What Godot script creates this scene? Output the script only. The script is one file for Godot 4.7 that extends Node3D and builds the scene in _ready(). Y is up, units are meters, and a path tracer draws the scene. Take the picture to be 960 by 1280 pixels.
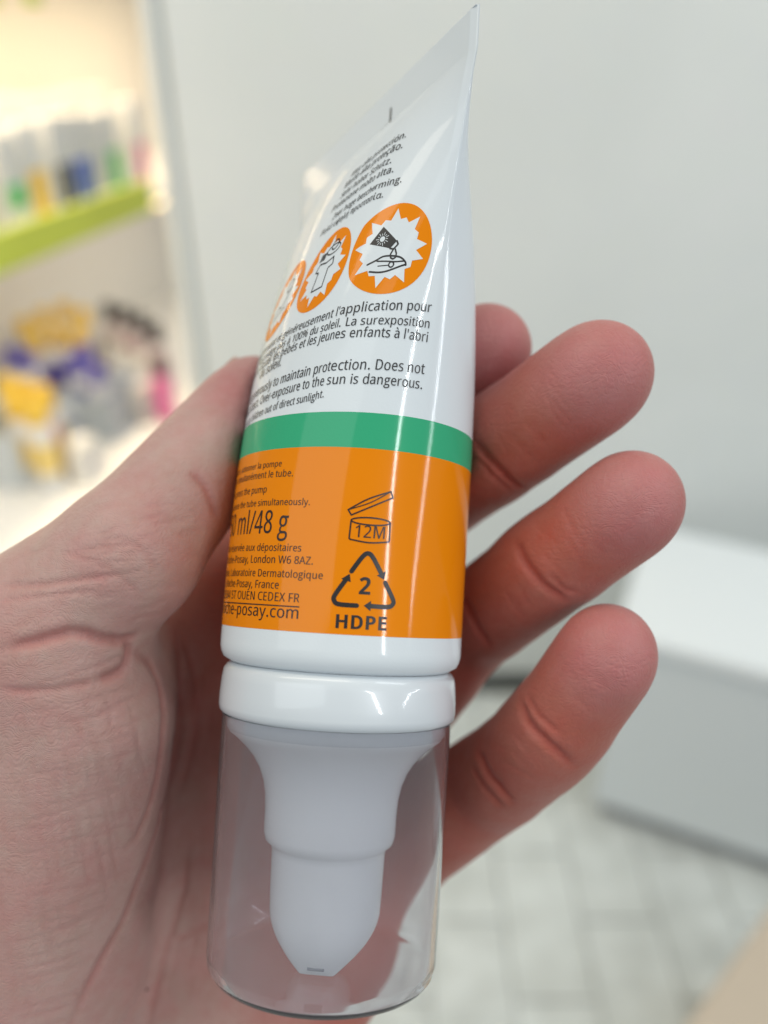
extends Node3D
# A hand holding a sunscreen tube in a shop. Millimetres are used for the hand and the tube (1 mm = 0.001).

const MM := 0.001
const CELL := 0.46          # cell of the skin grid, in mm
const NB := 8              # cells along one block

var cam_t: Transform3D
var names := {}
var rng := RandomNumberGenerator.new()

# ---------------------------------------------------------------- helpers
func numbered(called: String) -> String:
	var n: int = names.get(called, 0)
	names[called] = n + 1
	return called if n == 0 else "%s_%03d" % [called, n]

func mat(c: Color, rough := 0.6, coat := 0.0) -> StandardMaterial3D:
	# c holds linear, real-world base colour values
	var m := StandardMaterial3D.new()
	m.albedo_color = c.linear_to_srgb()
	m.roughness = rough
	if coat > 0.0:
		m.clearcoat_enabled = true
		m.clearcoat = coat
		m.clearcoat_roughness = 0.08
	return m

func obj(called: String, mesh: Mesh, m: Material, parent: Node3D) -> MeshInstance3D:
	var o := MeshInstance3D.new()
	o.name = called
	o.mesh = mesh
	o.material_override = m
	parent.add_child(o, true)
	return o

func thing(called: String, label: String, category: String, t: Transform3D, group := "") -> Node3D:
	var o := Node3D.new()
	o.name = numbered(called)
	add_child(o)
	o.transform = t
	o.set_meta("label", label)
	o.set_meta("category", category)
	if group != "":
		o.set_meta("group", group)
	return o

func at(p: Vector3, turn := 0.0) -> Transform3D:
	return Transform3D(Basis(Vector3.UP, turn), p)

func commit(v: PackedVector3Array, n: PackedVector3Array, idx: PackedInt32Array, uv := PackedVector2Array(), col := PackedColorArray()) -> ArrayMesh:
	var a := []
	a.resize(Mesh.ARRAY_MAX)
	a[Mesh.ARRAY_VERTEX] = v
	a[Mesh.ARRAY_NORMAL] = n
	if uv.size():
		a[Mesh.ARRAY_TEX_UV] = uv
	if col.size():
		a[Mesh.ARRAY_COLOR] = col
	a[Mesh.ARRAY_INDEX] = idx
	var me := ArrayMesh.new()
	me.add_surface_from_arrays(Mesh.PRIMITIVE_TRIANGLES, a)
	return me

# A box with chamfered edges, standing on its base centre.
func bevel_box(sx: float, sy: float, sz: float, b: float) -> ArrayMesh:
	var st := SurfaceTool.new()
	st.begin(Mesh.PRIMITIVE_TRIANGLES)
	var h := Vector3(sx, sy, sz) / 2.0
	var up := Vector3(0, h.y, 0)
	var faces := []
	for ax in 3:
		for s in [-1.0, 1.0]:
			var u := (ax + 1) % 3
			var w := (ax + 2) % 3
			var q := []
			for k in [[-1, -1], [1, -1], [1, 1], [-1, 1]]:
				var p := Vector3.ZERO
				p[ax] = s * h[ax]
				p[u] = k[0] * (h[u] - b)
				p[w] = k[1] * (h[w] - b)
				q.append(p)
			faces.append(q)
	for ax in 3:
		var u := (ax + 1) % 3
		var w := (ax + 2) % 3
		for s in [[-1, -1], [1, -1], [1, 1], [-1, 1]]:
			var q := []
			for k in [[-1, 0], [1, 0], [1, 1], [-1, 1]]:
				var p := Vector3.ZERO
				p[ax] = k[0] * (h[ax] - b)
				p[u] = s[0] * (h[u] - (0.0 if k[1] == 0 else b))
				p[w] = s[1] * (h[w] - (b if k[1] == 0 else 0.0))
				q.append(p)
			faces.append(q)
	for x in [-1.0, 1.0]:
		for y in [-1.0, 1.0]:
			for z in [-1.0, 1.0]:
				var s := Vector3(x, y, z)
				faces.append([s * (h - Vector3(0, b, b)), s * (h - Vector3(b, 0, b)), s * (h - Vector3(b, b, 0))])
	for q in faces:
		var n: Vector3 = (q[1] - q[0]).cross(q[2] - q[0])
		var mid := Vector3.ZERO
		for p in q:
			mid += p
		var order: Array = q.duplicate()
		if n.dot(mid) > 0.0:
			order.reverse()
		var nn: Vector3 = n.normalized() * signf(n.dot(mid))
		for k in range(1, order.size() - 1):
			for p in [order[0], order[k], order[k + 1]]:
				st.set_normal(nn)
				st.add_vertex(p + up)
	return st.commit()

# Body of revolution about y. Profile: [r, y] pairs; corners sharper than 40 degrees stay sharp.
func lathe(prof: Array, seg := 64, sc := 1.0) -> ArrayMesh:
	var v := PackedVector3Array()
	var n := PackedVector3Array()
	var idx := PackedInt32Array()
	var m := prof.size()
	var nor := []
	for k in m - 1:
		var d := Vector2(prof[k + 1][0] - prof[k][0], prof[k + 1][1] - prof[k][1]).normalized()
		nor.append(Vector2(-d.y, d.x))
	for k in m - 1:
		var n0: Vector2 = nor[k]
		var n1: Vector2 = nor[k]
		if k > 0 and n0.dot(nor[k - 1]) > 0.76:
			n0 = (n0 + nor[k - 1]).normalized()
		if k < m - 2 and n1.dot(nor[k + 1]) > 0.76:
			n1 = (n1 + nor[k + 1]).normalized()
		var base := v.size()
		for s in seg + 1:
			var a := TAU * s / seg
			var c := Vector2(sin(a), cos(a))
			v.append(Vector3(c.x * prof[k][0], prof[k][1], c.y * prof[k][0]) * sc)
			n.append(Vector3(c.x * n0.x, n0.y, c.y * n0.x))
			v.append(Vector3(c.x * prof[k + 1][0], prof[k + 1][1], c.y * prof[k + 1][0]) * sc)
			n.append(Vector3(c.x * n1.x, n1.y, c.y * n1.x))
		for s in seg:
			var b := base + s * 2
			idx.append_array(PackedInt32Array([b, b + 2, b + 1, b + 2, b + 3, b + 1]))
	return commit(v, n, idx)

# ---------------------------------------------------------------- tube geometry (mm, tube's own axes: y along the tube, x along the seal)
const TR := 18.556
const TH := 88.2     # top of the seal
const TS := 81.78     # where the walls meet
const KF := 0.9767
var T_U := Vector3(0.51852, 0.07174, 0.85205)
var T_A := Vector3(0.05822, 0.99120, -0.11889)
var T_V := Vector3(-0.85308, 0.11125, 0.50978)
var T_P := Vector3(-6.482, -18.532, -125.305)

func tube_t(h: float) -> float:
	# how far the round wall has gone over into the flat seal
	return pow(clampf(h / TS, 0.0, 1.0), 2.0)

func tube_tf(h: float) -> float:
	# the printed side flattens lower down than the other
	return 1.0 - pow(maxf(0.0, 1.0 - pow(clampf(h / TS, 0.0, 1.0), 2.4)), 0.8)

func tube_tb(h: float) -> float:
	return 1.0 - pow(maxf(0.0, 1.0 - pow(clampf(h / TS, 0.0, 1.0), 3.5)), 0.6)

func tube_raw(ph: float, h: float) -> Vector3:
	var p := wrapf(ph, -PI, PI)
	var t := tube_t(h)
	var fl := p
	if p > PI / 2:
		fl = PI - p
	elif p < -PI / 2:
		fl = -PI - p
	# the edge of the flattening wall is round low down and sharp at the seal
	fl = lerpf(sin(p) * PI / 2, fl, clampf(t, 0.0, 1.0))
	var rr := TR
	if h < -2.6:   # rounded foot of the tube
		var k := clampf((-2.6 - h) / 2.8, 0.0, 1.0)
		rr = TR - 1.9 * (1.0 - sqrt(maxf(0.0, 1.0 - k * k)))
	var c := cos(p)
	var tv := tube_tf(h) if c > 0.0 else tube_tb(h)
	return Vector3(rr * ((1.0 - t) * sin(p) + t * fl * KF), h, rr * (1.0 - tv) * c + 0.42 * t * clampf(c * 12.0, -1.0, 1.0))

func tube_normal(ph: float, h: float) -> Vector3:
	var e := 0.002
	var a := tube_raw(ph + e, h) - tube_raw(ph - e, h)
	var b := tube_raw(ph, h + 0.05) - tube_raw(ph, h - 0.05)
	return a.cross(b).normalized() * -1.0 if a.cross(b).dot(Vector3(sin(ph), 0, cos(ph))) < 0.0 else a.cross(b).normalized()

# s: millimetres round the tube from the middle of its printed side, h: height, off: how far above the surface
func on_tube(s: float, h: float, off: float) -> Vector3:
	return tube_raw(s / TR, h) + tube_normal(s / TR, h) * off

func tube_shell(h0: float, h1: float, rows: int, off: float) -> ArrayMesh:
	var v := PackedVector3Array()
	var n := PackedVector3Array()
	var uv := PackedVector2Array()
	var idx := PackedInt32Array()
	var seg := 240
	for j in rows + 1:
		var h := lerpf(h0, h1, float(j) / rows)
		for i in seg + 1:
			var ph := -PI + TAU * i / seg
			var nn := tube_normal(ph, h)
			v.append((tube_raw(ph, h) + nn * off) * MM)
			n.append(nn)
			uv.append(Vector2(float(i) / seg, h / 100.0))
	for j in rows:
		for i in seg:
			var b := j * (seg + 1) + i
			idx.append_array(PackedInt32Array([b, b + seg + 1, b + 1, b + 1, b + seg + 1, b + seg + 2]))
	return commit(v, n, idx, uv)

# ---------------------------------------------------------------- print on the tube
class Ink:
	var v := PackedVector3Array()
	var n := PackedVector3Array()
	var middle := Vector2.ZERO
	var wide := 1.0

func ink_tri(k: Ink, a: Vector2, b: Vector2, c: Vector2, off: float) -> void:
	var q := [a, b, c]
	if (b - a).cross(c - a) > 0.0:
		q = [a, c, b]
	for p in q:
		var s: float = k.middle.x + (p.x - k.middle.x) * k.wide
		var h: float = p.y
		if h > 31.0 and s < 14.0:   # the wall is drawn together on the squeezed side
			var far := 14.0 - s
			s = 14.0 - far * lerpf(0.72, 0.54, smoothstep(36.0, 62.0, h))
			h -= far * lerpf(0.07, 0.18, smoothstep(38.0, 58.0, p.y))
		k.v.append(on_tube(s, h, off) * MM)
		k.n.append(tube_normal(s / TR, h))

func ink_mesh(k: Ink) -> ArrayMesh:
	var idx := PackedInt32Array()
	idx.resize(k.v.size())
	for i in k.v.size():
		idx[i] = i
	return commit(k.v, k.n, idx)

func stroke(k: Ink, pts: Array, w: float, off: float, closed := false) -> void:
	var q := pts.duplicate()
	if closed:
		q.append(pts[0])
	for i in q.size() - 1:
		var a: Vector2 = q[i]
		var b: Vector2 = q[i + 1]
		var d := (b - a).normalized()
		var m := Vector2(-d.y, d.x) * w / 2.0
		var steps := maxi(1, int(ceil((b - a).length() / 0.8)))
		for s in steps:
			var p := a.lerp(b, float(s) / steps)
			var r := a.lerp(b, float(s + 1) / steps)
			ink_tri(k, p + m, p - m, r + m, off)
			ink_tri(k, r + m, p - m, r - m, off)
		for e in ([a, b] if i == q.size() - 2 else [a]):
			for s in 8:
				ink_tri(k, e, e + Vector2.from_angle(TAU * s / 8) * w / 2.0, e + Vector2.from_angle(TAU * (s + 1) / 8) * w / 2.0, off)

func polygon(k: Ink, pts: Array, off: float) -> void:
	var p := PackedVector2Array(pts)
	var t := Geometry2D.triangulate_polygon(p)
	for i in range(0, t.size(), 3):
		ink_fine(k, p[t[i]], p[t[i + 1]], p[t[i + 2]], off)

func ink_fine(k: Ink, a: Vector2, b: Vector2, c: Vector2, off: float) -> void:
	var l := maxf((a - b).length(), maxf((b - c).length(), (c - a).length()))
	if l < 1.2:
		ink_tri(k, a, b, c, off)
	elif l == (a - b).length():
		ink_fine(k, a, (a + b) / 2, c, off)
		ink_fine(k, (a + b) / 2, b, c, off)
	elif l == (b - c).length():
		ink_fine(k, a, b, (b + c) / 2, off)
		ink_fine(k, a, (b + c) / 2, c, off)
	else:
		ink_fine(k, a, b, (c + a) / 2, off)
		ink_fine(k, (c + a) / 2, b, c, off)

func smooth_line(pts: Array, per := 5) -> Array:
	var out := []
	for i in pts.size() - 1:
		var p0: Vector2 = pts[maxi(i - 1, 0)]
		var p3: Vector2 = pts[mini(i + 2, pts.size() - 1)]
		for k in per:
			out.append(pts[i].cubic_interpolate(pts[i + 1], p0, p3, float(k) / per))
	out.append(pts[-1])
	return out

var fonts := {}
func font(weight: int) -> SystemFont:
	if not fonts.has(weight):
		var f := SystemFont.new()
		f.font_names = PackedStringArray(["Droid Sans"])
		f.font_weight = weight
		fonts[weight] = f
	return fonts[weight]

func text_tris(txt: String, weight: int) -> Array:
	# [triangles as 2D points, left, right, baseline] in units of the em
	var tm := TextMesh.new()
	tm.font = font(weight)
	tm.font_size = 64
	tm.pixel_size = 1.0 / 64.0
	tm.depth = 0.0
	tm.curve_step = 4.0
	tm.text = txt
	var a := tm.get_mesh_arrays()
	var vs: PackedVector3Array = a[Mesh.ARRAY_VERTEX]
	var ns: PackedVector3Array = a[Mesh.ARRAY_NORMAL]
	var ix: PackedInt32Array = a[Mesh.ARRAY_INDEX] if a[Mesh.ARRAY_INDEX] != null else PackedInt32Array()
	var out := PackedVector2Array()
	var lo := 1e9
	var hi := -1e9
	var yl := 1e9
	var count := ix.size() if ix.size() else vs.size()
	for i in range(0, count, 3):
		var tri := []
		for k in 3:
			tri.append(ix[i + k] if ix.size() else i + k)
		if ns[tri[0]].z < 0.5:
			continue
		for j in tri:
			out.append(Vector2(vs[j].x, vs[j].y))
			lo = minf(lo, vs[j].x)
			hi = maxf(hi, vs[j].x)
			yl = minf(yl, vs[j].y)
	return [out, lo, hi, yl]

# One printed line: its right end at s_right, its size such that the piece SUB of its end spans s_left to s_right.
func print_line(parent: Node3D, full: String, sub: String, s_left: float, s_right: float, h: float, m: Material, weight := 400, tall := 1.0, slope := 0.0, called := "printed_line", cut := -40.0) -> void:
	var ts := text_tris(sub, weight)
	var sc: float = (s_right - s_left) / (ts[2] - ts[1])
	var tf := text_tris(full, weight)
	var x0: float = text_tris("x", weight)[3]
	var k := Ink.new()
	var q: PackedVector2Array = tf[0]
	for i in range(0, q.size(), 3):
		var p := []
		for j in 3:
			var s: float = s_right + (q[i + j].x - tf[2]) * sc
			p.append(Vector2(s, h + (q[i + j].y - x0) * sc * tall + slope * maxf(0.0, s - 11.0)))
		if p[0].x < cut:
			continue
		ink_tri(k, p[0], p[1], p[2], 0.075)
	obj(called, ink_mesh(k), m, parent)

# ---------------------------------------------------------------- the hand (mm, axes of the hand's own frame)
var hand_o := Vector3(-40, -60, -150)
var PA: Array[Vector3] = []
var PB: Array[Vector3] = []
var PI_: PackedFloat32Array = []
var PR: PackedFloat32Array = []
var PD: PackedFloat32Array = []
var PK: PackedFloat32Array = []
var PG: PackedInt32Array = []
var KG := [0.0, 9.0, 7.0, 6.0, 6.0, 6.0]

func J(px: float, py: float, d: float) -> Vector3:
	return Vector3((px - 480.0) * d * 0.001, (640.0 - py) * d * 0.001, -d)

func cone(g: int, k: float, a: Vector3, ra: float, b: Vector3, rb: float) -> void:
	PA.append(a)
	PB.append(b - a)
	PI_.append(1.0 / maxf(1e-6, (b - a).length_squared()))
	PR.append(ra)
	PD.append(rb - ra)
	PK.append(k)
	PG.append(g)

func smin(a: float, b: float, k: float) -> float:
	var h := maxf(k - absf(a - b), 0.0)
	return minf(a, b) - h * h * 0.25 / k

func tube_sdf(p: Vector3) -> float:
	var r := p - T_P
	var h := r.dot(T_A)
	if h > 86.0 or h < -54.0:
		return 30.0
	var x := r.dot(T_U)
	var z := r.dot(T_V)
	var a := TR
	var b := TR
	if h > 0.0:
		var t := tube_t(h)
		a = TR * ((1.0 - t) + t * 1.5708 * KF)
		b = TR * (1.0 - (tube_tf(h) if z > 0.0 else tube_tb(h))) + 0.5
	elif h < -5.0:
		a = 18.1
		b = 18.1
	var k := sqrt(x * x / (a * a) + z * z / (b * b))
	return (k - 1.0) * minf(a, b)

func sdf(p: Vector3, list: PackedInt32Array) -> float:
	var dp := 1e3
	var best := 1e3
	var cur := 1e3
	var cg := 0
	for i in list:
		var pa := p - PA[i]
		var ba := PB[i]
		var t := clampf(pa.dot(ba) * PI_[i], 0.0, 1.0)
		var d := (pa - ba * t).length() - (PR[i] + PD[i] * t)
		if PG[i] != cg:
			if cg == 0:
				dp = cur
			else:
				best = minf(best, smin(dp, cur, KG[cg]))
			cur = d
			cg = PG[i]
		else:
			var k := PK[i]
			var h := maxf(k - absf(cur - d), 0.0)
			cur = minf(cur, d) - h * h * 0.25 / k
	if cg == 0:
		dp = cur
	else:
		best = minf(best, smin(dp, cur, KG[cg]))
	best = minf(best, dp)
	var td := tube_sdf(p)
	if td < 4.0:
		best = -smin(-best, td - 0.12, 1.6)
	return best

func prim_dist(i: int, p: Vector3) -> float:
	var pa := p - PA[i]
	var t := clampf(pa.dot(PB[i]) * PI_[i], 0.0, 1.0)
	return (pa - PB[i] * t).length() - (PR[i] + PD[i] * t)

# creases: polylines on the skin, each [points, depth, width]
var creases := []

func crease_at(p: Vector3, list: PackedInt32Array) -> float:
	var c := 0.0
	for i in list:
		var s: Array = creases[i]
		var a: Vector3 = s[0]
		var ba: Vector3 = s[1]
		var pa := p - a
		var t := clampf(pa.dot(ba) / maxf(1e-6, ba.length_squared()), 0.0, 1.0)
		var d2 := (pa - ba * t).length_squared()
		var w: float = s[3]
		c = maxf(c, lerpf(s[2], s[4], t) * exp(-d2 / (w * w)))
	return c

func surface_point(px: float, py: float) -> Vector3:
	# the skin's point seen along the line through the lens, to lay a crease on
	var all := PackedInt32Array(range(PA.size()))
	var dir := J(px, py, 1000.0).normalized()
	var t := 90.0
	for i in 60:
		var d := sdf(dir * t, all)
		if d < 0.02:
			break
		t += d * 0.8
		if t > 260.0:
			return Vector3.INF
	return dir * t

func crease(pts: Array, depth: float, width: float, jitter := 0.0) -> void:
	var line := smooth_line(pts, 5)
	var q: Array[Vector3] = []
	for p in line:
		var s := surface_point(p.x + rng.randf_range(-1, 1) * jitter, p.y + rng.randf_range(-1, 1) * jitter)
		if s.is_finite():
			q.append(s)
	for i in q.size() - 1:
		if (q[i + 1] - q[i]).length() > 14.0:
			continue
		var f0 := sin(PI * clampf(float(i) / (q.size() - 1), 0.04, 0.96))
		var f1 := sin(PI * clampf(float(i + 1) / (q.size() - 1), 0.04, 0.96))
		creases.append([q[i], q[i + 1] - q[i], depth * minf(1.0, f0 * 2.0), width, depth * minf(1.0, f1 * 2.0)])

var blk_lists := {}
var blk_cr := {}

func skin_mesh() -> ArrayMesh:
	var lo := Vector3(-125, -165, -195)
	var hi := Vector3(60, 50, -85)
	var bs := CELL * NB
	var nx := int(ceil((hi.x - lo.x) / bs))
	var ny := int(ceil((hi.y - lo.y) / bs))
	var nz := int(ceil((hi.z - lo.z) / bs))
	var all := PackedInt32Array(range(PA.size()))
	var half := bs * 0.8661
	var blocks := []
	# coarse pass in bigger blocks, then blocks that the surface crosses
	var big := 4
	for X in range(0, nx, big):
		for Y in range(0, ny, big):
			for Z in range(0, nz, big):
				var cb := lo + (Vector3(X, Y, Z) + Vector3.ONE * big * 0.5) * bs
				var db := sdf(cb, all)
				if absf(db) > half * big + 9.0:
					continue
				var near := PackedInt32Array()
				for i in all:
					if prim_dist(i, cb) < db + half * big * 2.0 + 14.0:
						near.append(i)
				for x in range(X, mini(X + big, nx)):
					for y in range(Y, mini(Y + big, ny)):
						for z in range(Z, mini(Z + big, nz)):
							var c := lo + (Vector3(x, y, z) + Vector3.ONE * 0.5) * bs
							var d := sdf(c, near)
							if absf(d) > half + 1.6:
								continue
							var l := PackedInt32Array()
							for i in near:
								if prim_dist(i, c) < d + half * 2.0 + 10.0:
									l.append(i)
							var cl := PackedInt32Array()
							for i in creases.size():
								var a: Vector3 = creases[i][0]
								if (a - c).length() < half + creases[i][1].length() + 4.0:
									cl.append(i)
							blocks.append([x, y, z, l, cl])
	var n := blocks.size()
	results.resize(n)
	var task := WorkerThreadPool.add_group_task(do_block.bind(blocks, lo), n)
	WorkerThreadPool.wait_for_group_task_completion(task)
	var v := PackedVector3Array()
	var nr := PackedVector3Array()
	var col := PackedColorArray()
	var index := {}
	for r in results:
		var base := v.size()
		v.append_array(r[0])
		nr.append_array(r[1])
		col.append_array(r[2])
		var keys: PackedInt64Array = r[3]
		for i in keys.size():
			index[keys[i]] = base + i
	var idx := PackedInt32Array()
	for r in results:
		var e: PackedInt64Array = r[4]
		for i in range(0, e.size(), 2):
			var key := e[i]
			var ax := e[i + 1] >> 1
			var du: int = [1 << 20, 1 << 40, 1][ax]   # keys: x | y<<20 | z<<40
			var dv: int = [1 << 40, 1, 1 << 20][ax]
			var a: int = index.get(key, -1)
			var b: int = index.get(key - du, -1)
			var c: int = index.get(key - du - dv, -1)
			var d: int = index.get(key - dv, -1)
			if a < 0 or b < 0 or c < 0 or d < 0:
				continue
			if e[i + 1] & 1:
				idx.append_array(PackedInt32Array([a, c, b, a, d, c]))
			else:
				idx.append_array(PackedInt32Array([a, b, c, a, c, d]))
	results.clear()
	return commit(v, nr, idx, PackedVector2Array(), col)

var results := []

func do_block(bi: int, blocks: Array, lo: Vector3) -> void:
	var blk: Array = blocks[bi]
	var l: PackedInt32Array = blk[3]
	var cl: PackedInt32Array = blk[4]
	var m := NB + 1
	var o := Vector3(blk[0] * NB, blk[1] * NB, blk[2] * NB)
	var f := PackedFloat32Array()
	f.resize(m * m * m)
	var q := 0
	for z in m:
		for y in m:
			for x in m:
				f[q] = sdf(lo + (o + Vector3(x, y, z)) * CELL, l)
				q += 1
	var v := PackedVector3Array()
	var n := PackedVector3Array()
	var col := PackedColorArray()
	var keys := PackedInt64Array()
	var ed := PackedInt64Array()
	var off := [0, 1, m, m + 1, m * m, m * m + 1, m * m + m, m * m + m + 1]
	var pairs := [[0, 1], [2, 3], [4, 5], [6, 7], [0, 2], [1, 3], [4, 6], [5, 7], [0, 4], [1, 5], [2, 6], [3, 7]]
	for z in NB:
		for y in NB:
			for x in NB:
				var b := x + y * m + z * m * m
				var neg := 0
				for k in 8:
					if f[b + off[k]] < 0.0:
						neg += 1
				var key: int = (int(o.x) + x + 1) | ((int(o.y) + y + 1) << 20) | ((int(o.z) + z + 1) << 40)
				# edges that start at this corner
				var f0 := f[b]
				for ax in 3:
					var f1: float = f[b + [1, m, m * m][ax]]
					if (f0 < 0.0) != (f1 < 0.0):
						ed.append(key)
						ed.append(ax * 2 + (1 if f0 < 0.0 else 0))
				if neg == 0 or neg == 8:
					continue
				var p := Vector3.ZERO
				var cnt := 0
				for e in pairs:
					var fa: float = f[b + off[e[0]]]
					var fb: float = f[b + off[e[1]]]
					if (fa < 0.0) != (fb < 0.0):
						var t := fa / (fa - fb)
						var ca := Vector3(e[0] & 1, (e[0] >> 1) & 1, e[0] >> 2)
						var cb := Vector3(e[1] & 1, (e[1] >> 1) & 1, e[1] >> 2)
						p += ca.lerp(cb, t)
						cnt += 1
				p = lo + (o + Vector3(x, y, z) + p / cnt) * CELL
				var h := 0.35
				var g := Vector3(1, -1, -1) * sdf(p + Vector3(1, -1, -1) * h, l) + Vector3(-1, -1, 1) * sdf(p + Vector3(-1, -1, 1) * h, l) + Vector3(-1, 1, -1) * sdf(p + Vector3(-1, 1, -1) * h, l) + Vector3(1, 1, 1) * sdf(p + Vector3.ONE * h, l)
				g = g.normalized()
				p -= g * clampf(sdf(p, l), -0.5, 0.5)
				var nn := g
				var depth := 0.0
				if cl.size():
					var h2 := 0.22
					depth = crease_at(p, cl)
					var cg := Vector3(1, -1, -1) * crease_at(p + Vector3(1, -1, -1) * h2, cl) + Vector3(-1, -1, 1) * crease_at(p + Vector3(-1, -1, 1) * h2, cl) + Vector3(-1, 1, -1) * crease_at(p + Vector3(-1, 1, -1) * h2, cl) + Vector3(1, 1, 1) * crease_at(p + Vector3.ONE * h2, cl)
					cg /= 4.0 * h2
					cg -= g * cg.dot(g)
					nn = (g + cg).normalized()
				v.append((p - g * depth - hand_o) * MM)
				n.append(nn)
				col.append(skin_colour(p, depth))
				keys.append(key)
	results[bi] = [v, n, col, keys, ed]

var skin_noise := FastNoiseLite.new()
var tips: Array[Vector3] = []

func skin_colour(p: Vector3, crease_depth: float) -> Color:
	# blood under the skin: the palm and thumb ball are paler, the fingers redder, the finger ends pinkest
	var c := Vector3(0.475, 0.283, 0.25)
	var fing := smoothstep(-52.0, -16.0, p.x + 0.35 * (p.y + 50.0))
	fing *= 1.0 - smoothstep(-147.0, -137.0, p.z) * (1.0 - smoothstep(-24.0, -10.0, p.x))
	c = c.lerp(Vector3(0.425, 0.125, 0.09), fing)
	var pink := 0.0
	for t in tips:
		pink = maxf(pink, 1.0 - smoothstep(3.0, 14.0, (p - t).length()))
	c = c.lerp(Vector3(0.46, 0.18, 0.18), pink * 0.8)
	# mottling: olive and rosy patches, and finer blotches
	var n := skin_noise.get_noise_3dv(p * 0.8)
	var n2 := skin_noise.get_noise_3dv(p * 4.3 + Vector3(40, 0, 0))
	var n3 := skin_noise.get_noise_3dv(p * 1.7 + Vector3(0, 90, 0))
	c += (Vector3(0.03, 0.06, 0.05) * n + Vector3(0.015, 0.035, 0.033) * n2 + Vector3(0.03, -0.01, 0.0) * n3) * lerpf(0.8, 0.4, fing)
	# the lines of the palm are redder
	var red := clampf(crease_depth / 0.5, 0.0, 1.0)
	c = c.lerp(Vector3(c.x * 0.93, c.y * 0.74, c.z * 0.74), red)
	return Color(clampf(c.x, 0, 1), clampf(c.y, 0, 1), clampf(c.z, 0, 1))

func digit(g: int, pts: Array, rad: Array, k: float, pad: Array) -> void:
	for i in pts.size() - 1:
		cone(g, k, pts[i], rad[i], pts[i + 1], rad[i + 1])
		if pad[i] > 0.0:
			# the soft cushion on the palm side of the bone
			var ax: Vector3 = (pts[i + 1] - pts[i]).normalized()
			var out := (Vector3(0.25, -0.1, 1.0) - ax * ax.dot(Vector3(0.25, -0.1, 1.0))).normalized()
			var a: Vector3 = pts[i].lerp(pts[i + 1], 0.32) + out * pad[i]
			var b: Vector3 = pts[i].lerp(pts[i + 1], 0.72 if i < pts.size() - 2 else 0.85) + out * pad[i]
			cone(g, k, a, lerpf(rad[i], rad[i + 1], 0.3) * 0.93, b, lerpf(rad[i], rad[i + 1], 0.75) * 0.93)

func build_hand_shape() -> void:
	var mi := Vector3(-34, -18, -158)
	var mm := Vector3(-20.9, -35.4, -162)
	var mr := Vector3(-8.2, -51.5, -163.5)
	var mp := Vector3(-0.8, -69.5, -163)
	# palm: bones of the hand, muscle of the thumb ball and of the little finger's side, wrist
	cone(0, 9, Vector3(-66, -76, -163), 13, mi, 11.5)
	cone(0, 9, Vector3(-59, -86, -165), 13, mm, 12)
	cone(0, 9, Vector3(-50, -96, -165), 13, mr, 12)
	cone(0, 9, Vector3(-43, -104, -163), 13, mp, 11)
	cone(0, 12, Vector3(-60, -108, -166), 20, Vector3(-118, -180, -178), 24)
	cone(0, 10, Vector3(-9, -86, -158), 12.5, Vector3(-36, -118, -156), 17)
	cone(0, 9, J(40, 1190, 140), 20, J(105, 905, 131), 14.5)
	cone(0, 9, J(-10, 1100, 138), 17, J(45, 850, 130), 13)
	cone(0, 8, Vector3(-34, -24, -158), 8.5, J(110, 850, 138), 9)
	# thumb
	digit(1, [J(42, 775, 128), J(172, 680, 127), J(322, 500, 143)], [11.6, 9.6, 7.7], 5, [0.0, 1.2])
	cone(1, 5, J(75, 780, 126), 10.5, J(150, 715, 126), 9.4)
	# fingers
	digit(2, [mi, Vector3(-5, 6.6, -166), J(528, 518, 153), J(610, 434, 141)], [11, 9.0, 8.0, 7.5], 4, [0.0, 1.2, 1.4])
	digit(3, [mm, J(538, 616, 158), J(622, 558, 139), J(750, 466, 124)], [11.5, 9.2, 8.4, 8.0], 4, [1.0, 1.3, 1.4])
	digit(4, [mr, J(588, 778, 152), J(682, 707, 133), J(791, 625, 122)], [11, 8.5, 7.6, 7.5], 4, [1.0, 1.3, 1.3])
	digit(5, [mp, J(608, 980, 147), J(688, 915, 131), J(760, 812, 123)], [10.5, 8.2, 7.4, 7.0], 4, [1.0, 1.2, 1.2])
	tips = [J(312, 505, 138), J(612, 434, 136), J(752, 464, 118), J(793, 624, 116), J(764, 810, 117)]

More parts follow.
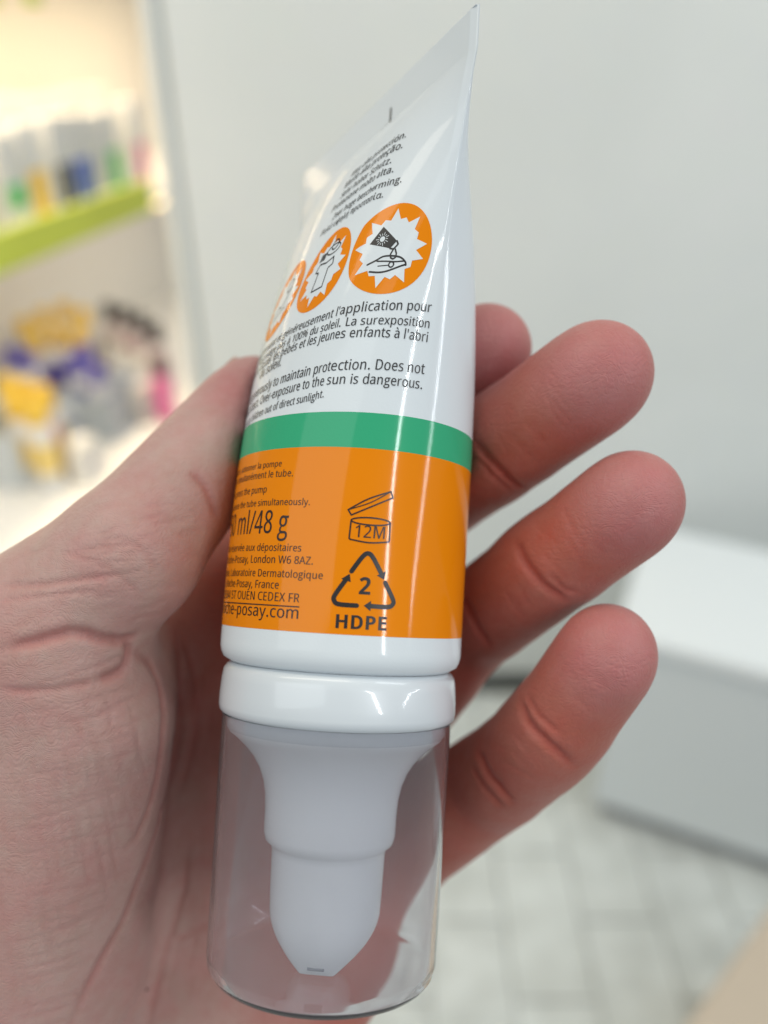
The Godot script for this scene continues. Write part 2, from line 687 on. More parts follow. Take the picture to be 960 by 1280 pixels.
func build_creases() -> void:
	# [pixel points of a line seen on the skin, depth mm, width mm]
	var l := [
		# finger joints
		[[Vector2(592, 548), Vector2(612, 575), Vector2(634, 598), Vector2(654, 612)], 0.7, 0.8],
		[[Vector2(598, 575), Vector2(618, 597), Vector2(640, 614)], 0.35, 0.6],
		[[Vector2(645, 678), Vector2(658, 705), Vector2(680, 732), Vector2(706, 750)], 0.75, 0.8],
		[[Vector2(690, 720), Vector2(705, 735), Vector2(722, 742)], 0.3, 0.6],
		[[Vector2(580, 748), Vector2(592, 775), Vector2(612, 808)], 0.7, 0.8],
		[[Vector2(650, 876), Vector2(662, 905), Vector2(688, 932), Vector2(718, 958)], 0.75, 0.8],
		[[Vector2(658, 868), Vector2(676, 896), Vector2(700, 918)], 0.3, 0.6],
		[[Vector2(598, 940), Vector2(612, 968), Vector2(640, 1002)], 0.7, 0.8],
		[[Vector2(590, 958), Vector2(606, 985), Vector2(628, 1008)], 0.4, 0.7],
		# thumb
		[[Vector2(240, 592), Vector2(258, 612), Vector2(272, 650)], 0.4, 0.7],
		[[Vector2(120, 678), Vector2(150, 674), Vector2(180, 690), Vector2(200, 720)], 0.16, 0.5],
		[[Vector2(90, 690), Vector2(130, 684), Vector2(170, 680)], 0.2, 0.5],
		[[Vector2(0, 733), Vector2(60, 730), Vector2(120, 722), Vector2(160, 718)], 0.3, 0.6],
		[[Vector2(20, 749), Vector2(70, 744), Vector2(120, 738)], 0.2, 0.5],
		[[Vector2(70, 690), Vector2(110, 700), Vector2(150, 720), Vector2(180, 750)], 0.16, 0.5],
		[[Vector2(0, 813), Vector2(50, 800), Vector2(94, 791), Vector2(135, 800), Vector2(160, 800), Vector2(172, 792)], 0.9, 0.9],
		[[Vector2(160, 798), Vector2(161, 818), Vector2(152, 838), Vector2(120, 852)], 0.75, 0.8],
		[[Vector2(0, 862), Vector2(40, 864), Vector2(90, 858), Vector2(120, 852)], 0.35, 0.7],
		# lines round the thumb ball
		[[Vector2(162, 812), Vector2(188, 830), Vector2(203, 870), Vector2(204, 920), Vector2(196, 980), Vector2(178, 1035), Vector2(160, 1058)], 0.55, 0.8],
		[[Vector2(208, 760), Vector2(222, 810), Vector2(226, 870), Vector2(222, 930), Vector2(204, 1010), Vector2(186, 1070), Vector2(155, 1150), Vector2(120, 1215), Vector2(85, 1290)], 0.6, 0.8],
		[[Vector2(226, 790), Vector2(244, 850), Vector2(242, 920), Vector2(222, 1000)], 0.35, 0.8],
		[[Vector2(234, 1060), Vector2(228, 1120), Vector2(205, 1200), Vector2(182, 1290)], 0.4, 0.7],
		[[Vector2(212, 1180), Vector2(240, 1165), Vector2(262, 1155)], 0.25, 0.6],
	]
	for c in l:
		crease(c[0], c[1], c[2], 0.6)
	# the net of fine lines over the thumb ball: arcs that rise to the right, and lines across them
	for i in 26:
		var y := 872.0 + i * 17.0 + rng.randf_range(-6, 6)
		var x1 := 204.0 - maxf(0.0, y - 1040.0) * 0.42 + rng.randf_range(-30, 4)
		var x0 := rng.randf_range(-8, 30)
		if i % 3 != 0 and x1 > 60:
			x0 = rng.randf_range(-8, x1 - 60)
		var rise := rng.randf_range(0.2, 0.4)
		var q := []
		for k in 5:
			var f := k / 4.0
			q.append(Vector2(lerpf(x0, x1, f), y - rise * (x1 - x0) * f * (0.6 + 0.4 * f) + rng.randf_range(-2.5, 2.5)))
		crease(q, rng.randf_range(0.06, 0.15), rng.randf_range(0.26, 0.38), 0.4)
	for i in 44:
		var x := -4.0 + (i % 15) * 12.5 + rng.randf_range(-4, 4)
		var y0 := rng.randf_range(858, 930) if i < 15 else (rng.randf_range(980, 1060) if i < 30 else rng.randf_range(1090, 1180))
		var len := rng.randf_range(40, 130)
		if x > 200.0 - maxf(0.0, y0 + len - 1000.0) * 0.45:
			continue
		var q := []
		for k in 4:
			var f := k / 3.0
			q.append(Vector2(x + 18.0 * f * len / 100.0 + rng.randf_range(-2, 2), y0 + len * f))
		crease(q, rng.randf_range(0.06, 0.13), rng.randf_range(0.25, 0.36), 0.4)
	# short lines on the thumb, the palm and the fingers
	for i in 60:
		var c := Vector2(rng.randf_range(10, 240), rng.randf_range(620, 790))
		var a := rng.randf_range(-0.35, 0.15)
		if i >= 36:
			c = Vector2(rng.randf_range(215, 270), rng.randf_range(860, 1270))
			a = rng.randf_range(1.3, 2.0)
		elif c.y < 690.0 - c.x * 0.72 + 30.0:
			continue
		var d := Vector2.from_angle(a) * rng.randf_range(8, 26)
		crease([c - d, c + Vector2(rng.randf_range(-2, 2), rng.randf_range(-2, 2)), c + d], rng.randf_range(0.06, 0.14), rng.randf_range(0.35, 0.5), 0.5)
	for r in [[Vector2(690, 500), 0.95], [Vector2(650, 540), 0.95], [Vector2(735, 660), 0.9], [Vector2(705, 690), 0.9], [Vector2(735, 860), 0.75], [Vector2(640, 950), 0.7], [Vector2(620, 620), 0.95], [Vector2(640, 745), 0.9]]:
		for i in 4:
			var c: Vector2 = r[0] + Vector2(rng.randf_range(-26, 26), rng.randf_range(-26, 26))
			var d := Vector2.from_angle(r[1] + rng.randf_range(-0.25, 0.25)) * rng.randf_range(8, 24)
			crease([c - d, c + Vector2(rng.randf_range(-2, 2), rng.randf_range(-2, 2)), c + d], rng.randf_range(0.05, 0.1), 0.45, 0.4)

func nail_mesh(w: float, len: float, r: float) -> ArrayMesh:
	# a curved plate with thickness: x across, y along the finger, z outwards
	var cols := 14
	var rows := 12
	var top := []
	var bot := []
	for j in rows + 1:
		var b := float(j) / rows * 2.0 - 1.0
		for i in cols + 1:
			var a := float(i) / cols * 2.0 - 1.0
			var ww := w * sqrt(maxf(0.03, 1.0 - pow(absf(b), 4.0)))
			var ang := a * ww / r / 2.0
			for k in 2:
				var rr := r + (0.35 if k == 0 else -0.35) - 0.5 * maxf(0.0, b) * b
				(top if k == 0 else bot).append(Vector3(sin(ang) * rr, b * len / 2.0, cos(ang) * rr - r) * MM)
	var st := SurfaceTool.new()
	st.begin(Mesh.PRIMITIVE_TRIANGLES)
	var quad := func(p: Array, out: Vector3, smooth: int) -> void:
		var q := p
		if (p[1] - p[0]).cross(p[2] - p[0]).dot(out) > 0.0:
			q = [p[3], p[2], p[1], p[0]]
		for k in [0, 1, 2, 0, 2, 3]:
			st.set_smooth_group(smooth)
			st.add_vertex(q[k])
	var c := cols + 1
	for j in rows:
		for i in cols:
			var k := j * c + i
			quad.call([top[k], top[k + 1], top[k + c + 1], top[k + c]], Vector3(top[k].x, 0, r * MM), 1)
			quad.call([bot[k], bot[k + 1], bot[k + c + 1], bot[k + c]], -Vector3(top[k].x, 0, r * MM), 2)
	for i in cols:
		quad.call([top[i], top[i + 1], bot[i + 1], bot[i]], Vector3.DOWN, 3)
		var k := rows * c + i
		quad.call([top[k], top[k + 1], bot[k + 1], bot[k]], Vector3.UP, 3)
	for j in rows:
		quad.call([top[j * c], top[j * c + c], bot[j * c + c], bot[j * c]], Vector3.LEFT, 3)
		var k := j * c + cols
		quad.call([top[k], top[k + c], bot[k + c], bot[k]], Vector3.RIGHT, 3)
	st.generate_normals()
	return st.commit()

# ---------------------------------------------------------------- textures
func skin_relief() -> ImageTexture:
	var sz := 1024
	var a := FastNoiseLite.new()
	a.seed = 3
	a.noise_type = FastNoiseLite.TYPE_CELLULAR
	a.cellular_return_type = FastNoiseLite.RETURN_DISTANCE2_SUB
	a.frequency = 0.035
	var cells := a.get_seamless_image(sz, sz)
	var b := FastNoiseLite.new()
	b.seed = 9
	b.noise_type = FastNoiseLite.TYPE_SIMPLEX_SMOOTH
	b.fractal_type = FastNoiseLite.FRACTAL_RIDGED
	b.fractal_octaves = 3
	b.frequency = 0.016
	var l1 := b.get_seamless_image(sz, 256)
	l1.resize(sz, sz, Image.INTERPOLATE_CUBIC)
	b.seed = 21
	var l2 := b.get_seamless_image(256, sz)
	l2.resize(sz, sz, Image.INTERPOLATE_CUBIC)
	var wv := FastNoiseLite.new()
	wv.seed = 33
	wv.frequency = 0.004
	wv.fractal_octaves = 2
	var warp := wv.get_seamless_image(sz, sz)
	for im in [cells, l1, l2, warp]:
		im.convert(Image.FORMAT_L8)
	var d3: PackedByteArray = warp.get_data()
	var d0: PackedByteArray = cells.get_data()
	var d1: PackedByteArray = l1.get_data()
	var d2: PackedByteArray = l2.get_data()
	var out := PackedByteArray()
	out.resize(sz * sz)
	for i in sz * sz:
		var c := minf(1.0, d0[i] / 255.0 * 2.2)
		# friction ridges, about half a millimetre apart, flowing with the warp
		var ridge := sin(TAU * (66.0 * (i / sz) / float(sz) + d3[i] / 255.0 * 16.0))
		out[i] = int(clampf(120.0 + 60.0 * c - 0.16 * d1[i] - 0.16 * d2[i] + 17.0 * ridge, 0, 255))
	return ImageTexture.create_from_image(Image.create_from_data(sz, sz, false, Image.FORMAT_L8, out))

func noise_tex(freq: float, seed_: int, lo: Color, hi: Color, size := 512, octaves := 4) -> ImageTexture:
	var f := FastNoiseLite.new()
	f.seed = seed_
	f.frequency = freq
	f.fractal_octaves = octaves
	var im := f.get_seamless_image(size, size)
	im.convert(Image.FORMAT_L8)
	var d := im.get_data()
	var out := PackedByteArray()
	out.resize(size * size * 3)
	var a := lo.linear_to_srgb()
	var b := hi.linear_to_srgb()
	for i in size * size:
		var c := a.lerp(b, d[i] / 255.0)
		out[i * 3] = int(c.r * 255)
		out[i * 3 + 1] = int(c.g * 255)
		out[i * 3 + 2] = int(c.b * 255)
	return ImageTexture.create_from_image(Image.create_from_data(size, size, false, Image.FORMAT_RGB8, out))

func noisy(m: StandardMaterial3D, freq: float, seed_: int, lo: Color, hi: Color, per_metre: float) -> StandardMaterial3D:
	m.albedo_color = Color.WHITE
	m.albedo_texture = noise_tex(freq, seed_, lo, hi)
	m.uv1_triplanar = true
	m.uv1_world_triplanar = true
	m.uv1_scale = Vector3.ONE * per_metre
	return m

# ---------------------------------------------------------------- build
func _ready() -> void:
	rng.seed = 11
	setup_view()
	build_room()
	build_shelves()
	build_tube()
	build_hand()

func setup_view() -> void:
	var cam := Camera3D.new()
	cam.name = "camera"
	add_child(cam)
	var attr := CameraAttributesPhysical.new()
	attr.frustum_focal_length = 18.75          # 65.2 degrees of height
	attr.exposure_aperture = 5.2               # a 3.6 mm pupil
	attr.frustum_focus_distance = 0.112
	attr.frustum_near = 0.01
	attr.frustum_far = 60.0
	cam.attributes = attr
	cam.transform = Transform3D(Basis(Vector3.RIGHT, deg_to_rad(-32.0)), Vector3(0, 1.4, 0))
	cam_t = cam.transform
	cam.current = true
	var e := Environment.new()
	e.background_mode = Environment.BG_COLOR
	e.background_color = Color(0.35, 0.365, 0.37).linear_to_srgb()
	e.tonemap_mode = Environment.TONE_MAPPER_LINEAR
	e.tonemap_exposure = 0.86
	e.sdfgi_enabled = true
	e.ssao_enabled = true
	e.ssil_enabled = true
	var w := WorldEnvironment.new()
	w.name = "surroundings"
	w.environment = e
	add_child(w)
	# the shop's ceiling lamps: a long lamp behind the viewer, a far row at the right, a panel overhead
	area("ceiling_lamp", Vector3(1.65, 2.8, 1.6), Vector3(0, 1.3, -0.1), Vector2(1.3, 0.08), 2.4, Color(0.97, 0.99, 1.0), Vector3(0.75, 0, 0.66))
	area("far_ceiling_lamp", Vector3(7.6, 2.8, 1.0), Vector3(0, 1.3, -0.1), Vector2(3.6, 0.16), 7.0, Color(0.96, 0.98, 1.0), Vector3(-0.37, 0, 0.93))
	area("ceiling_panel", Vector3(-1.25, 2.8, 1.0), Vector3(0, 1.2, -0.4), Vector2(2.0, 1.2), 1.75, Color(0.96, 0.99, 1.0), Vector3(1, 0, 0))
	area("wall_panel_lamp", Vector3(-0.45, 2.8, -0.35), Vector3(0.0, 0.8, -1.4), Vector2(1.6, 0.5), 1.5, Color(1.0, 0.96, 0.88), Vector3(1, 0, 0))
	area("floor_panel_lamp", Vector3(1.6, 2.8, -0.5), Vector3(0.9, 0.0, -1.0), Vector2(1.2, 0.6), 1.3, Color(0.95, 0.99, 1.0), Vector3(1, 0, 0))
	area("aisle_lamp", Vector3(0.5, 2.8, -2.3), Vector3(-0.8, 0.9, -1.9), Vector2(0.3, 1.6), 1.5, Color(1.0, 0.98, 0.94), Vector3(0.2, 0, -1))

func area(called: String, p: Vector3, to: Vector3, size: Vector2, energy: float, c: Color, along: Vector3) -> void:
	var l := AreaLight3D.new()
	l.name = called
	l.area_size = size
	l.light_energy = energy
	l.light_color = c
	l.shadow_enabled = true
	l.area_range = 20.0
	l.area_attenuation = 2.0
	add_child(l)
	var z := (p - to).normalized()
	var x := (along - z * along.dot(z)).normalized()
	l.transform = Transform3D(Basis(x, z.cross(x), z), p)

func build_room() -> void:
	# floor: grout bed with tiles
	var bed := obj("floor", bevel_box(6.0, 0.05, 5.0, 0.002), mat(Color(0.42, 0.41, 0.39), 0.9), self)
	bed.position = Vector3(0.4, -0.056, -1.6)
	bed.set_meta("kind", "structure")
	var variants := []
	for k in 3:
		var m := mat(Color.WHITE, 0.32)
		noisy(m, 0.012, 30 + k, Color(0.60, 0.63, 0.61) * (1.0 - 0.05 * k), Color(0.76, 0.80, 0.79), 1.7)
		variants.append(m)
	var tile := bevel_box(0.137, 0.006, 0.277, 0.0012)
	for i in range(-2, 8):
		for j in range(0, 6):
			var o := obj("tile", tile, variants[(i * 7 + j * 3 + 20) % 3], bed)
			o.position = Vector3(0.148 + i * 0.14 - 0.4, 0.05, -0.42 - j * 0.28 + 0.14 * (i & 1) + 1.6)
	# wall panel with a dark skirting
	var wm := noisy(mat(Color.WHITE, 0.55), 0.006, 5, Color(0.73, 0.755, 0.735), Color(0.79, 0.81, 0.79), 0.6)
	var wall := obj("wall", bevel_box(3.4, 2.9, 0.05, 0.004), wm, self)
	wall.position = Vector3(1.36, 0.0, -1.455)
	wall.set_meta("kind", "structure")
	var sk := obj("skirting", bevel_box(3.3, 0.05, 0.015, 0.002), mat(Color(0.05, 0.055, 0.05), 0.5), wall)
	sk.position = Vector3(0.0, 0.0, 0.034)
	var stile := obj("edge_trim", bevel_box(0.025, 2.9, 0.058, 0.01), wm, wall)
	stile.position = Vector3(-1.72, 0.0, 0.0)
	# low white cabinet against the wall
	var ct := thing("low_cabinet", "low white cabinet with pale top standing against the white wall at right", "cabinet", at(Vector3(1.037, 0.0, -0.971), deg_to_rad(-24.0)))
	obj("carcass", bevel_box(1.2, 0.42, 0.34, 0.004), mat(Color(0.74, 0.79, 0.81), 0.5), ct).position = Vector3(0, 0.05, 0)
	obj("plinth", bevel_box(1.16, 0.05, 0.30, 0.003), mat(Color(0.25, 0.26, 0.27), 0.6), ct)
	obj("top", bevel_box(1.24, 0.03, 0.37, 0.005), mat(Color(0.84, 0.88, 0.90), 0.35), ct).position = Vector3(0, 0.4705, 0)
	# cardboard box in the corner of the view
	var bx := thing("cardboard_box", "plain beige cardboard box on the tiled floor at the lower right corner", "box", at(Vector3(0.474 + 0.15 * 0.674, 0.0, -0.607 + 0.15 * 0.739), deg_to_rad(42.4)))
	obj("body", bevel_box(0.30, 0.26, 0.30, 0.003), noisy(mat(Color.WHITE, 0.85), 0.02, 8, Color(0.50, 0.42, 0.33), Color(0.60, 0.51, 0.41), 3.0), bx)
	obj("lid_flap", bevel_box(0.298, 0.004, 0.146, 0.001), mat(Color(0.58, 0.49, 0.39), 0.85), bx).position = Vector3(0, 0.2605, -0.0745)
	obj("lid_flap", bevel_box(0.298, 0.004, 0.146, 0.001), mat(Color(0.58, 0.49, 0.39), 0.85), bx).position = Vector3(0, 0.2605, 0.0745)

const SA := Vector3(-0.75, 0, -1.59)    # a point under the front edge of the shelves
var shelf_turn := deg_to_rad(75.96)

func shelf_at(x: float, y: float, z: float, turn := 0.0) -> Transform3D:
	return Transform3D(Basis(Vector3.UP, shelf_turn), SA) * Transform3D(Basis(Vector3.UP, turn), Vector3(x, y, z))

func seen_at(px: float, py: float, y: float) -> Vector3:
	# where the line through that point of the picture meets the height y
	var d := cam_t.basis * Vector3((px - 480.0) * 0.001, (640.0 - py) * 0.001, -1.0)
	return cam_t.origin + d * ((y - cam_t.origin.y) / d.y)

func bottle(px: float, py: float, h: float, r: float, body: Color, cap: Color, band: Color, label: String, group: String) -> void:
	var p := seen_at(px, py, 0.5 + h)
	p.y = 0.5005
	var b := thing("product_bottle", label, "bottle", at(p, px * 0.05), group)
	obj("body", lathe([[0.0, h * 0.74], [r * 0.5, h * 0.74], [r * 0.85, h * 0.71], [r, h * 0.66], [r, 0.006], [r * 0.9, 0.0], [0.0, 0.0]], 28), mat(body, 0.35, 0.2), b)
	obj("label_band", lathe([[r * 1.02, h * 0.55], [r * 1.02, h * 0.2]], 28), mat(band, 0.45), b)
	obj("cap", lathe([[0.0, h], [r * 0.55, h], [r * 0.72, h * 0.985], [r * 0.76, h * 0.95], [r * 0.78, h * 0.742], [0.0, h * 0.742]], 28), mat(cap, 0.4, 0.2), b)

func build_shelves() -> void:
	var unit := thing("shelf_unit", "white shop shelving with a lime green price strip, left of the wall panel", "shelf", shelf_at(0, 0, 0))
	var wm := mat(Color(0.80, 0.79, 0.76), 0.45)
	obj("back_panel", bevel_box(3.0, 1.9, 0.02, 0.003), mat(Color(0.82, 0.80, 0.75), 0.5), unit).position = Vector3(0.55, 0.0, -0.43)
	obj("shelf_board", bevel_box(2.6, 0.025, 0.40, 0.003), wm, unit).position = Vector3(0.35, 0.975, -0.215)
	obj("price_strip", bevel_box(2.04, 0.076, 0.012, 0.003), mat(Color(0.62, 0.72, 0.10), 0.35), unit).position = Vector3(-0.40, 0.962, -0.006)
	obj("base_deck", bevel_box(2.8, 0.03, 0.88, 0.004), wm, unit).position = Vector3(0.2, 0.47, 0.015)
	obj("base_panel", bevel_box(2.8, 0.47, 0.80, 0.004), mat(Color(0.72, 0.72, 0.70), 0.5), unit).position = Vector3(0.2, 0.0, -0.02)
	obj("upper_board", bevel_box(2.6, 0.025, 0.34, 0.003), wm, unit).position = Vector3(0.35, 1.52, -0.245)
	# warm strip lamps under the boards
	for k in 2:
		var y: float = [1.515, 0.955][k]
		var lamp := thing("shelf_lamp", ["warm white strip lamp under the top shelf board", "warm white strip lamp under the green edged shelf board"][k], "lamp", shelf_at(0.35, y, -0.06), "strip lamps of the shelving")
		var glow := mat(Color(0.9, 0.9, 0.85), 0.4)
		glow.emission_enabled = true
		glow.emission = Color(1.0, 0.86, 0.62)
		glow.emission_energy_multiplier = 2.0
		obj("diffuser", bevel_box(2.2, 0.012, 0.03, 0.003), glow, lamp).position.y = -0.008
		var l := AreaLight3D.new()
		l.name = "strip_light"
		l.area_size = Vector2(2.2, 0.03)
		l.light_energy = [1.35, 0.3][k]
		l.light_color = [Color(1.0, 0.89, 0.72), Color(1.0, 0.96, 0.90)][k]
		l.shadow_enabled = true
		l.area_range = 8.0
		l.area_attenuation = 2.0
		lamp.add_child(l)
		l.transform = Transform3D(Basis(Vector3.RIGHT, deg_to_rad(-90.0)), Vector3(0, -0.012, 0))
	# packs on the green edged shelf
	var packs := [[0.07, Color(0.62, 0.66, 0.60), "pale pack at the near end of the upper shelf"], [0.17, Color(0.08, 0.55, 0.16), "white pack with a small green panel at the near end of the upper shelf"], [0.25, Color(0.85, 0.55, 0.03), "white pack with a yellow panel on the upper shelf"], [0.345, Color(0.012, 0.016, 0.03), "white pack with a black panel on the upper shelf"], [0.42, Color(0.02, 0.10, 0.55), "white pack with a blue panel on the upper shelf"], [0.57, Color(0.10, 0.55, 0.18), "white pack with a bright green panel beside the pink one"], [0.70, Color(0.75, 0.12, 0.36), "white pack with a pink panel at the far end of the upper shelf"], [0.495, Color(0.60, 0.64, 0.68), "pale grey pack between the blue and green panelled packs"]]
	for k in packs.size():
		var q: Array = packs[k]
		var w := 0.058 if k != 4 else 0.075
		var b := thing("product_pack", q[2], "pack", shelf_at(q[0], 1.0005, -0.085, rng.randf_range(-0.05, 0.05)), "packs on the green edged shelf")
		obj("carton", bevel_box(w, 0.205 + rng.randf_range(-0.012, 0.012), 0.05, 0.002), mat(Color(0.70, 0.73, 0.76), 0.4), b)
		var ph: float = 0.045 if k == 1 else 0.098
		obj("colour_panel", bevel_box(w * 0.86, ph, 0.002, 0.0005), mat(q[1], 0.4), b).position = Vector3(0, 0.012 if k != 1 else 0.05, 0.0262)
	for k in 9:
		var b := thing("product_pack", "plain white pack of the second row, " + ["first", "second", "third", "fourth", "fifth", "sixth", "seventh", "eighth", "ninth"][k] + " from the near end of the upper shelf", "pack", shelf_at(-0.05 + k * 0.1, 1.0005, -0.22, rng.randf_range(-0.05, 0.05)), "plain packs in the second row")
		obj("carton", bevel_box(0.085, 0.22 + rng.randf_range(0, 0.03), 0.07, 0.002), mat(Color(0.76, 0.75, 0.72), 0.45), b)
	# lime cards above, at the top corner of the view
	for k in 2:
		var cd := thing("price_card", ["lime green price card nearest the top left corner", "lime green price card second from the top left corner"][k], "card", shelf_at([0.14, 0.27][k], 1.50, 0.0), "lime price cards")
		obj("card", bevel_box(0.05, 0.085, 0.003, 0.0008), mat(Color(0.55, 0.66, 0.12), 0.4), cd).position.y = -0.09
		obj("clip", bevel_box(0.02, 0.02, 0.006, 0.001), mat(Color(0.8, 0.8, 0.8), 0.3), cd).position.y = -0.012
	# bottles on the base deck
	var white := Color(0.76, 0.75, 0.73)
	var yel := Color(0.85, 0.55, 0.05)
	var pur := Color(0.10, 0.08, 0.42)
	var gold := [[28, 398], [52, 386], [78, 378], [102, 386], [42, 414], [70, 408], [96, 410]]
	for k in gold.size():
		bottle(gold[k][0], gold[k][1], 0.20, 0.026, white, yel, pur if k != 3 else Color(0.7, 0.68, 0.6), ["leftmost yellow capped bottle of the back cluster", "second yellow capped bottle along the back of the cluster", "third yellow capped bottle along the back of the cluster", "yellow capped bottle nearest the black capped ones", "left front bottle of the yellow capped back cluster", "middle front bottle of the yellow capped back cluster", "right front bottle of the yellow capped back cluster"][k], "yellow capped bottles")
	var front := [[4, 470], [28, 476], [52, 482], [14, 492], [40, 500]]
	for k in front.size():
		bottle(front[k][0], front[k][1], 0.21, 0.027, white, yel, Color(0.80, 0.6, 0.2), ["yellow capped bottle cut by the left edge of the view", "middle bottle at the back of the near yellow capped cluster", "rightmost bottle of the near yellow capped cluster", "left front bottle of the near yellow capped cluster", "right front bottle of the near yellow capped cluster"][k], "near yellow capped bottles")
	var blue := [[12, 436], [30, 440], [92, 446], [118, 456], [104, 432]]
	for k in blue.size():
		bottle(blue[k][0], blue[k][1], 0.17, 0.026, white, pur, pur, ["purple capped bottle at the left edge", "second purple capped bottle from the left edge", "purple capped bottle left of the grey tray's middle", "purple capped bottle at the right of the grey tray", "purple capped bottle behind the grey tray"][k], "purple capped bottles")
	var dark := [[134, 378], [154, 384], [174, 392], [192, 404]]
	for k in dark.size():
		bottle(dark[k][0], dark[k][1], 0.20, 0.024, Color(0.72, 0.62, 0.60), Color(0.02, 0.016, 0.018), [Color(0.7, 0.66, 0.6), Color(0.45, 0.2, 0.22), Color(0.66, 0.62, 0.6), Color(0.4, 0.12, 0.2)][k], ["black capped bottle nearest the yellow capped cluster", "second black capped bottle from the yellow cluster", "third black capped bottle from the yellow cluster", "black capped bottle farthest right, above the pink bottle"][k], "black capped bottles")
	bottle(198, 446, 0.17, 0.024, Color(0.72, 0.16, 0.38), Color(0.10, 0.05, 0.06), Color(0.75, 0.2, 0.42), "small pink bottle with a dark cap at the right end of the deck", "small bottles")
	for k in 3:
		bottle([140, 158, 176][k], [432, 438, 446][k], 0.15, 0.022, white, Color(0.8, 0.76, 0.66), Color(0.72, 0.70, 0.66), ["white bottle under the second black cap", "white bottle in the middle before the black caps", "white bottle beside the pink bottle"][k], "white bottles")
	bottle(62, 534, 0.13, 0.02, Color(0.45, 0.30, 0.12), Color(0.60, 0.16, 0.34), Color(0.5, 0.36, 0.2), "small amber bottle with a pink cap beside the near box", "small bottles")
	# small cartons before and between the bottles
	var small := [[150, 470, Color(0.70, 0.72, 0.74), "pale grey carton right of the grey tray"], [176, 478, Color(0.74, 0.70, 0.66), "cream carton before the pink bottle"], [84, 500, Color(0.66, 0.70, 0.76), "pale blue carton left of the grey tray"], [100, 548, Color(0.76, 0.75, 0.72), "white carton lying nearest the thumb"], [120, 420, Color(0.62, 0.58, 0.55), "taupe carton behind the purple capped bottles"], [60, 440, Color(0.72, 0.70, 0.72), "pale mauve carton between the purple capped bottles"]]
	for q in small:
		var p := seen_at(q[0], q[1], 0.6)
		p.y = 0.5005
		var b := thing("small_carton", q[3], "carton", at(p, shelf_turn + rng.randf_range(-0.2, 0.2)), "small cartons on the deck")
		obj("carton", bevel_box(0.05, 0.1, 0.04, 0.0015), mat(q[2], 0.45), b)
		obj("printed_band", bevel_box(0.046, 0.02, 0.0012, 0.0003), mat(Color(0.25, 0.28, 0.45), 0.45), b).position = Vector3(0, 0.03, 0.0207)
	# trays
	for k in 2:
		var p := seen_at([122, 14][k], [482, 530][k], 0.5 + 0.11)
		p.y = 0.5005
		var tr := thing("display_tray", ["grey blue display tray below the purple capped bottles", "pale grey display tray below the near yellow capped bottles"][k], "tray", at(p, shelf_turn + [0.15, 0.1][k]))
		var tm := mat([Color(0.42, 0.47, 0.52), Color(0.60, 0.64, 0.66)][k], 0.5)
		var w: float = [0.16, 0.2][k]
		var hh: float = [0.11, 0.13][k]
		obj("front", bevel_box(w, hh, 0.006, 0.001), tm, tr).position.z = 0.06
		obj("back", bevel_box(w, hh, 0.006, 0.001), tm, tr).position.z = -0.06
		for s in [-1.0, 1.0]:
			obj("side", bevel_box(0.006, hh, 0.113, 0.001), tm, tr).position.x = s * (w / 2 - 0.003)
		obj("bottom", bevel_box(w - 0.013, 0.005, 0.113, 0.001), tm, tr)

func spout_mesh() -> ArrayMesh:
	# the round neck narrows to a small flat lip set towards the outlet's side
	var st := SurfaceTool.new()
	st.begin(Mesh.PRIMITIVE_TRIANGLES)
	var rows := 16
	var seg := 72
	var pts := []
	for j in rows + 1:
		var f := float(j) / rows
		var g := pow(f, 2.2)
		var ring := []
		for i in seg:
			var a := TAU * i / seg
			var c := Vector2(sin(a), cos(a))
			var e := 7.0
			var q := c / pow(pow(absf(c.x), e) + pow(absf(c.y), e), 1.0 / e)
			var p := (c * 8.3).lerp(Vector2(q.x * 2.7, q.y * 2.3 + 3.3), g)
			ring.append(Vector3(p.x, -7.9 * f, p.y) * MM)
		pts.append(ring)
	for j in rows:
		for i in seg:
			var k := (i + 1) % seg
			for p in [pts[j][i], pts[j][k], pts[j + 1][i], pts[j][k], pts[j + 1][k], pts[j + 1][i]]:
				st.set_smooth_group(1)
				st.add_vertex(p)
	var mid := Vector3(0, -7.9, 3.3) * MM
	for i in seg:
		for p in [mid, pts[rows][i], pts[rows][(i + 1) % seg]]:
			st.set_smooth_group(2)
			st.add_vertex(p)
	st.generate_normals()
	return st.commit()

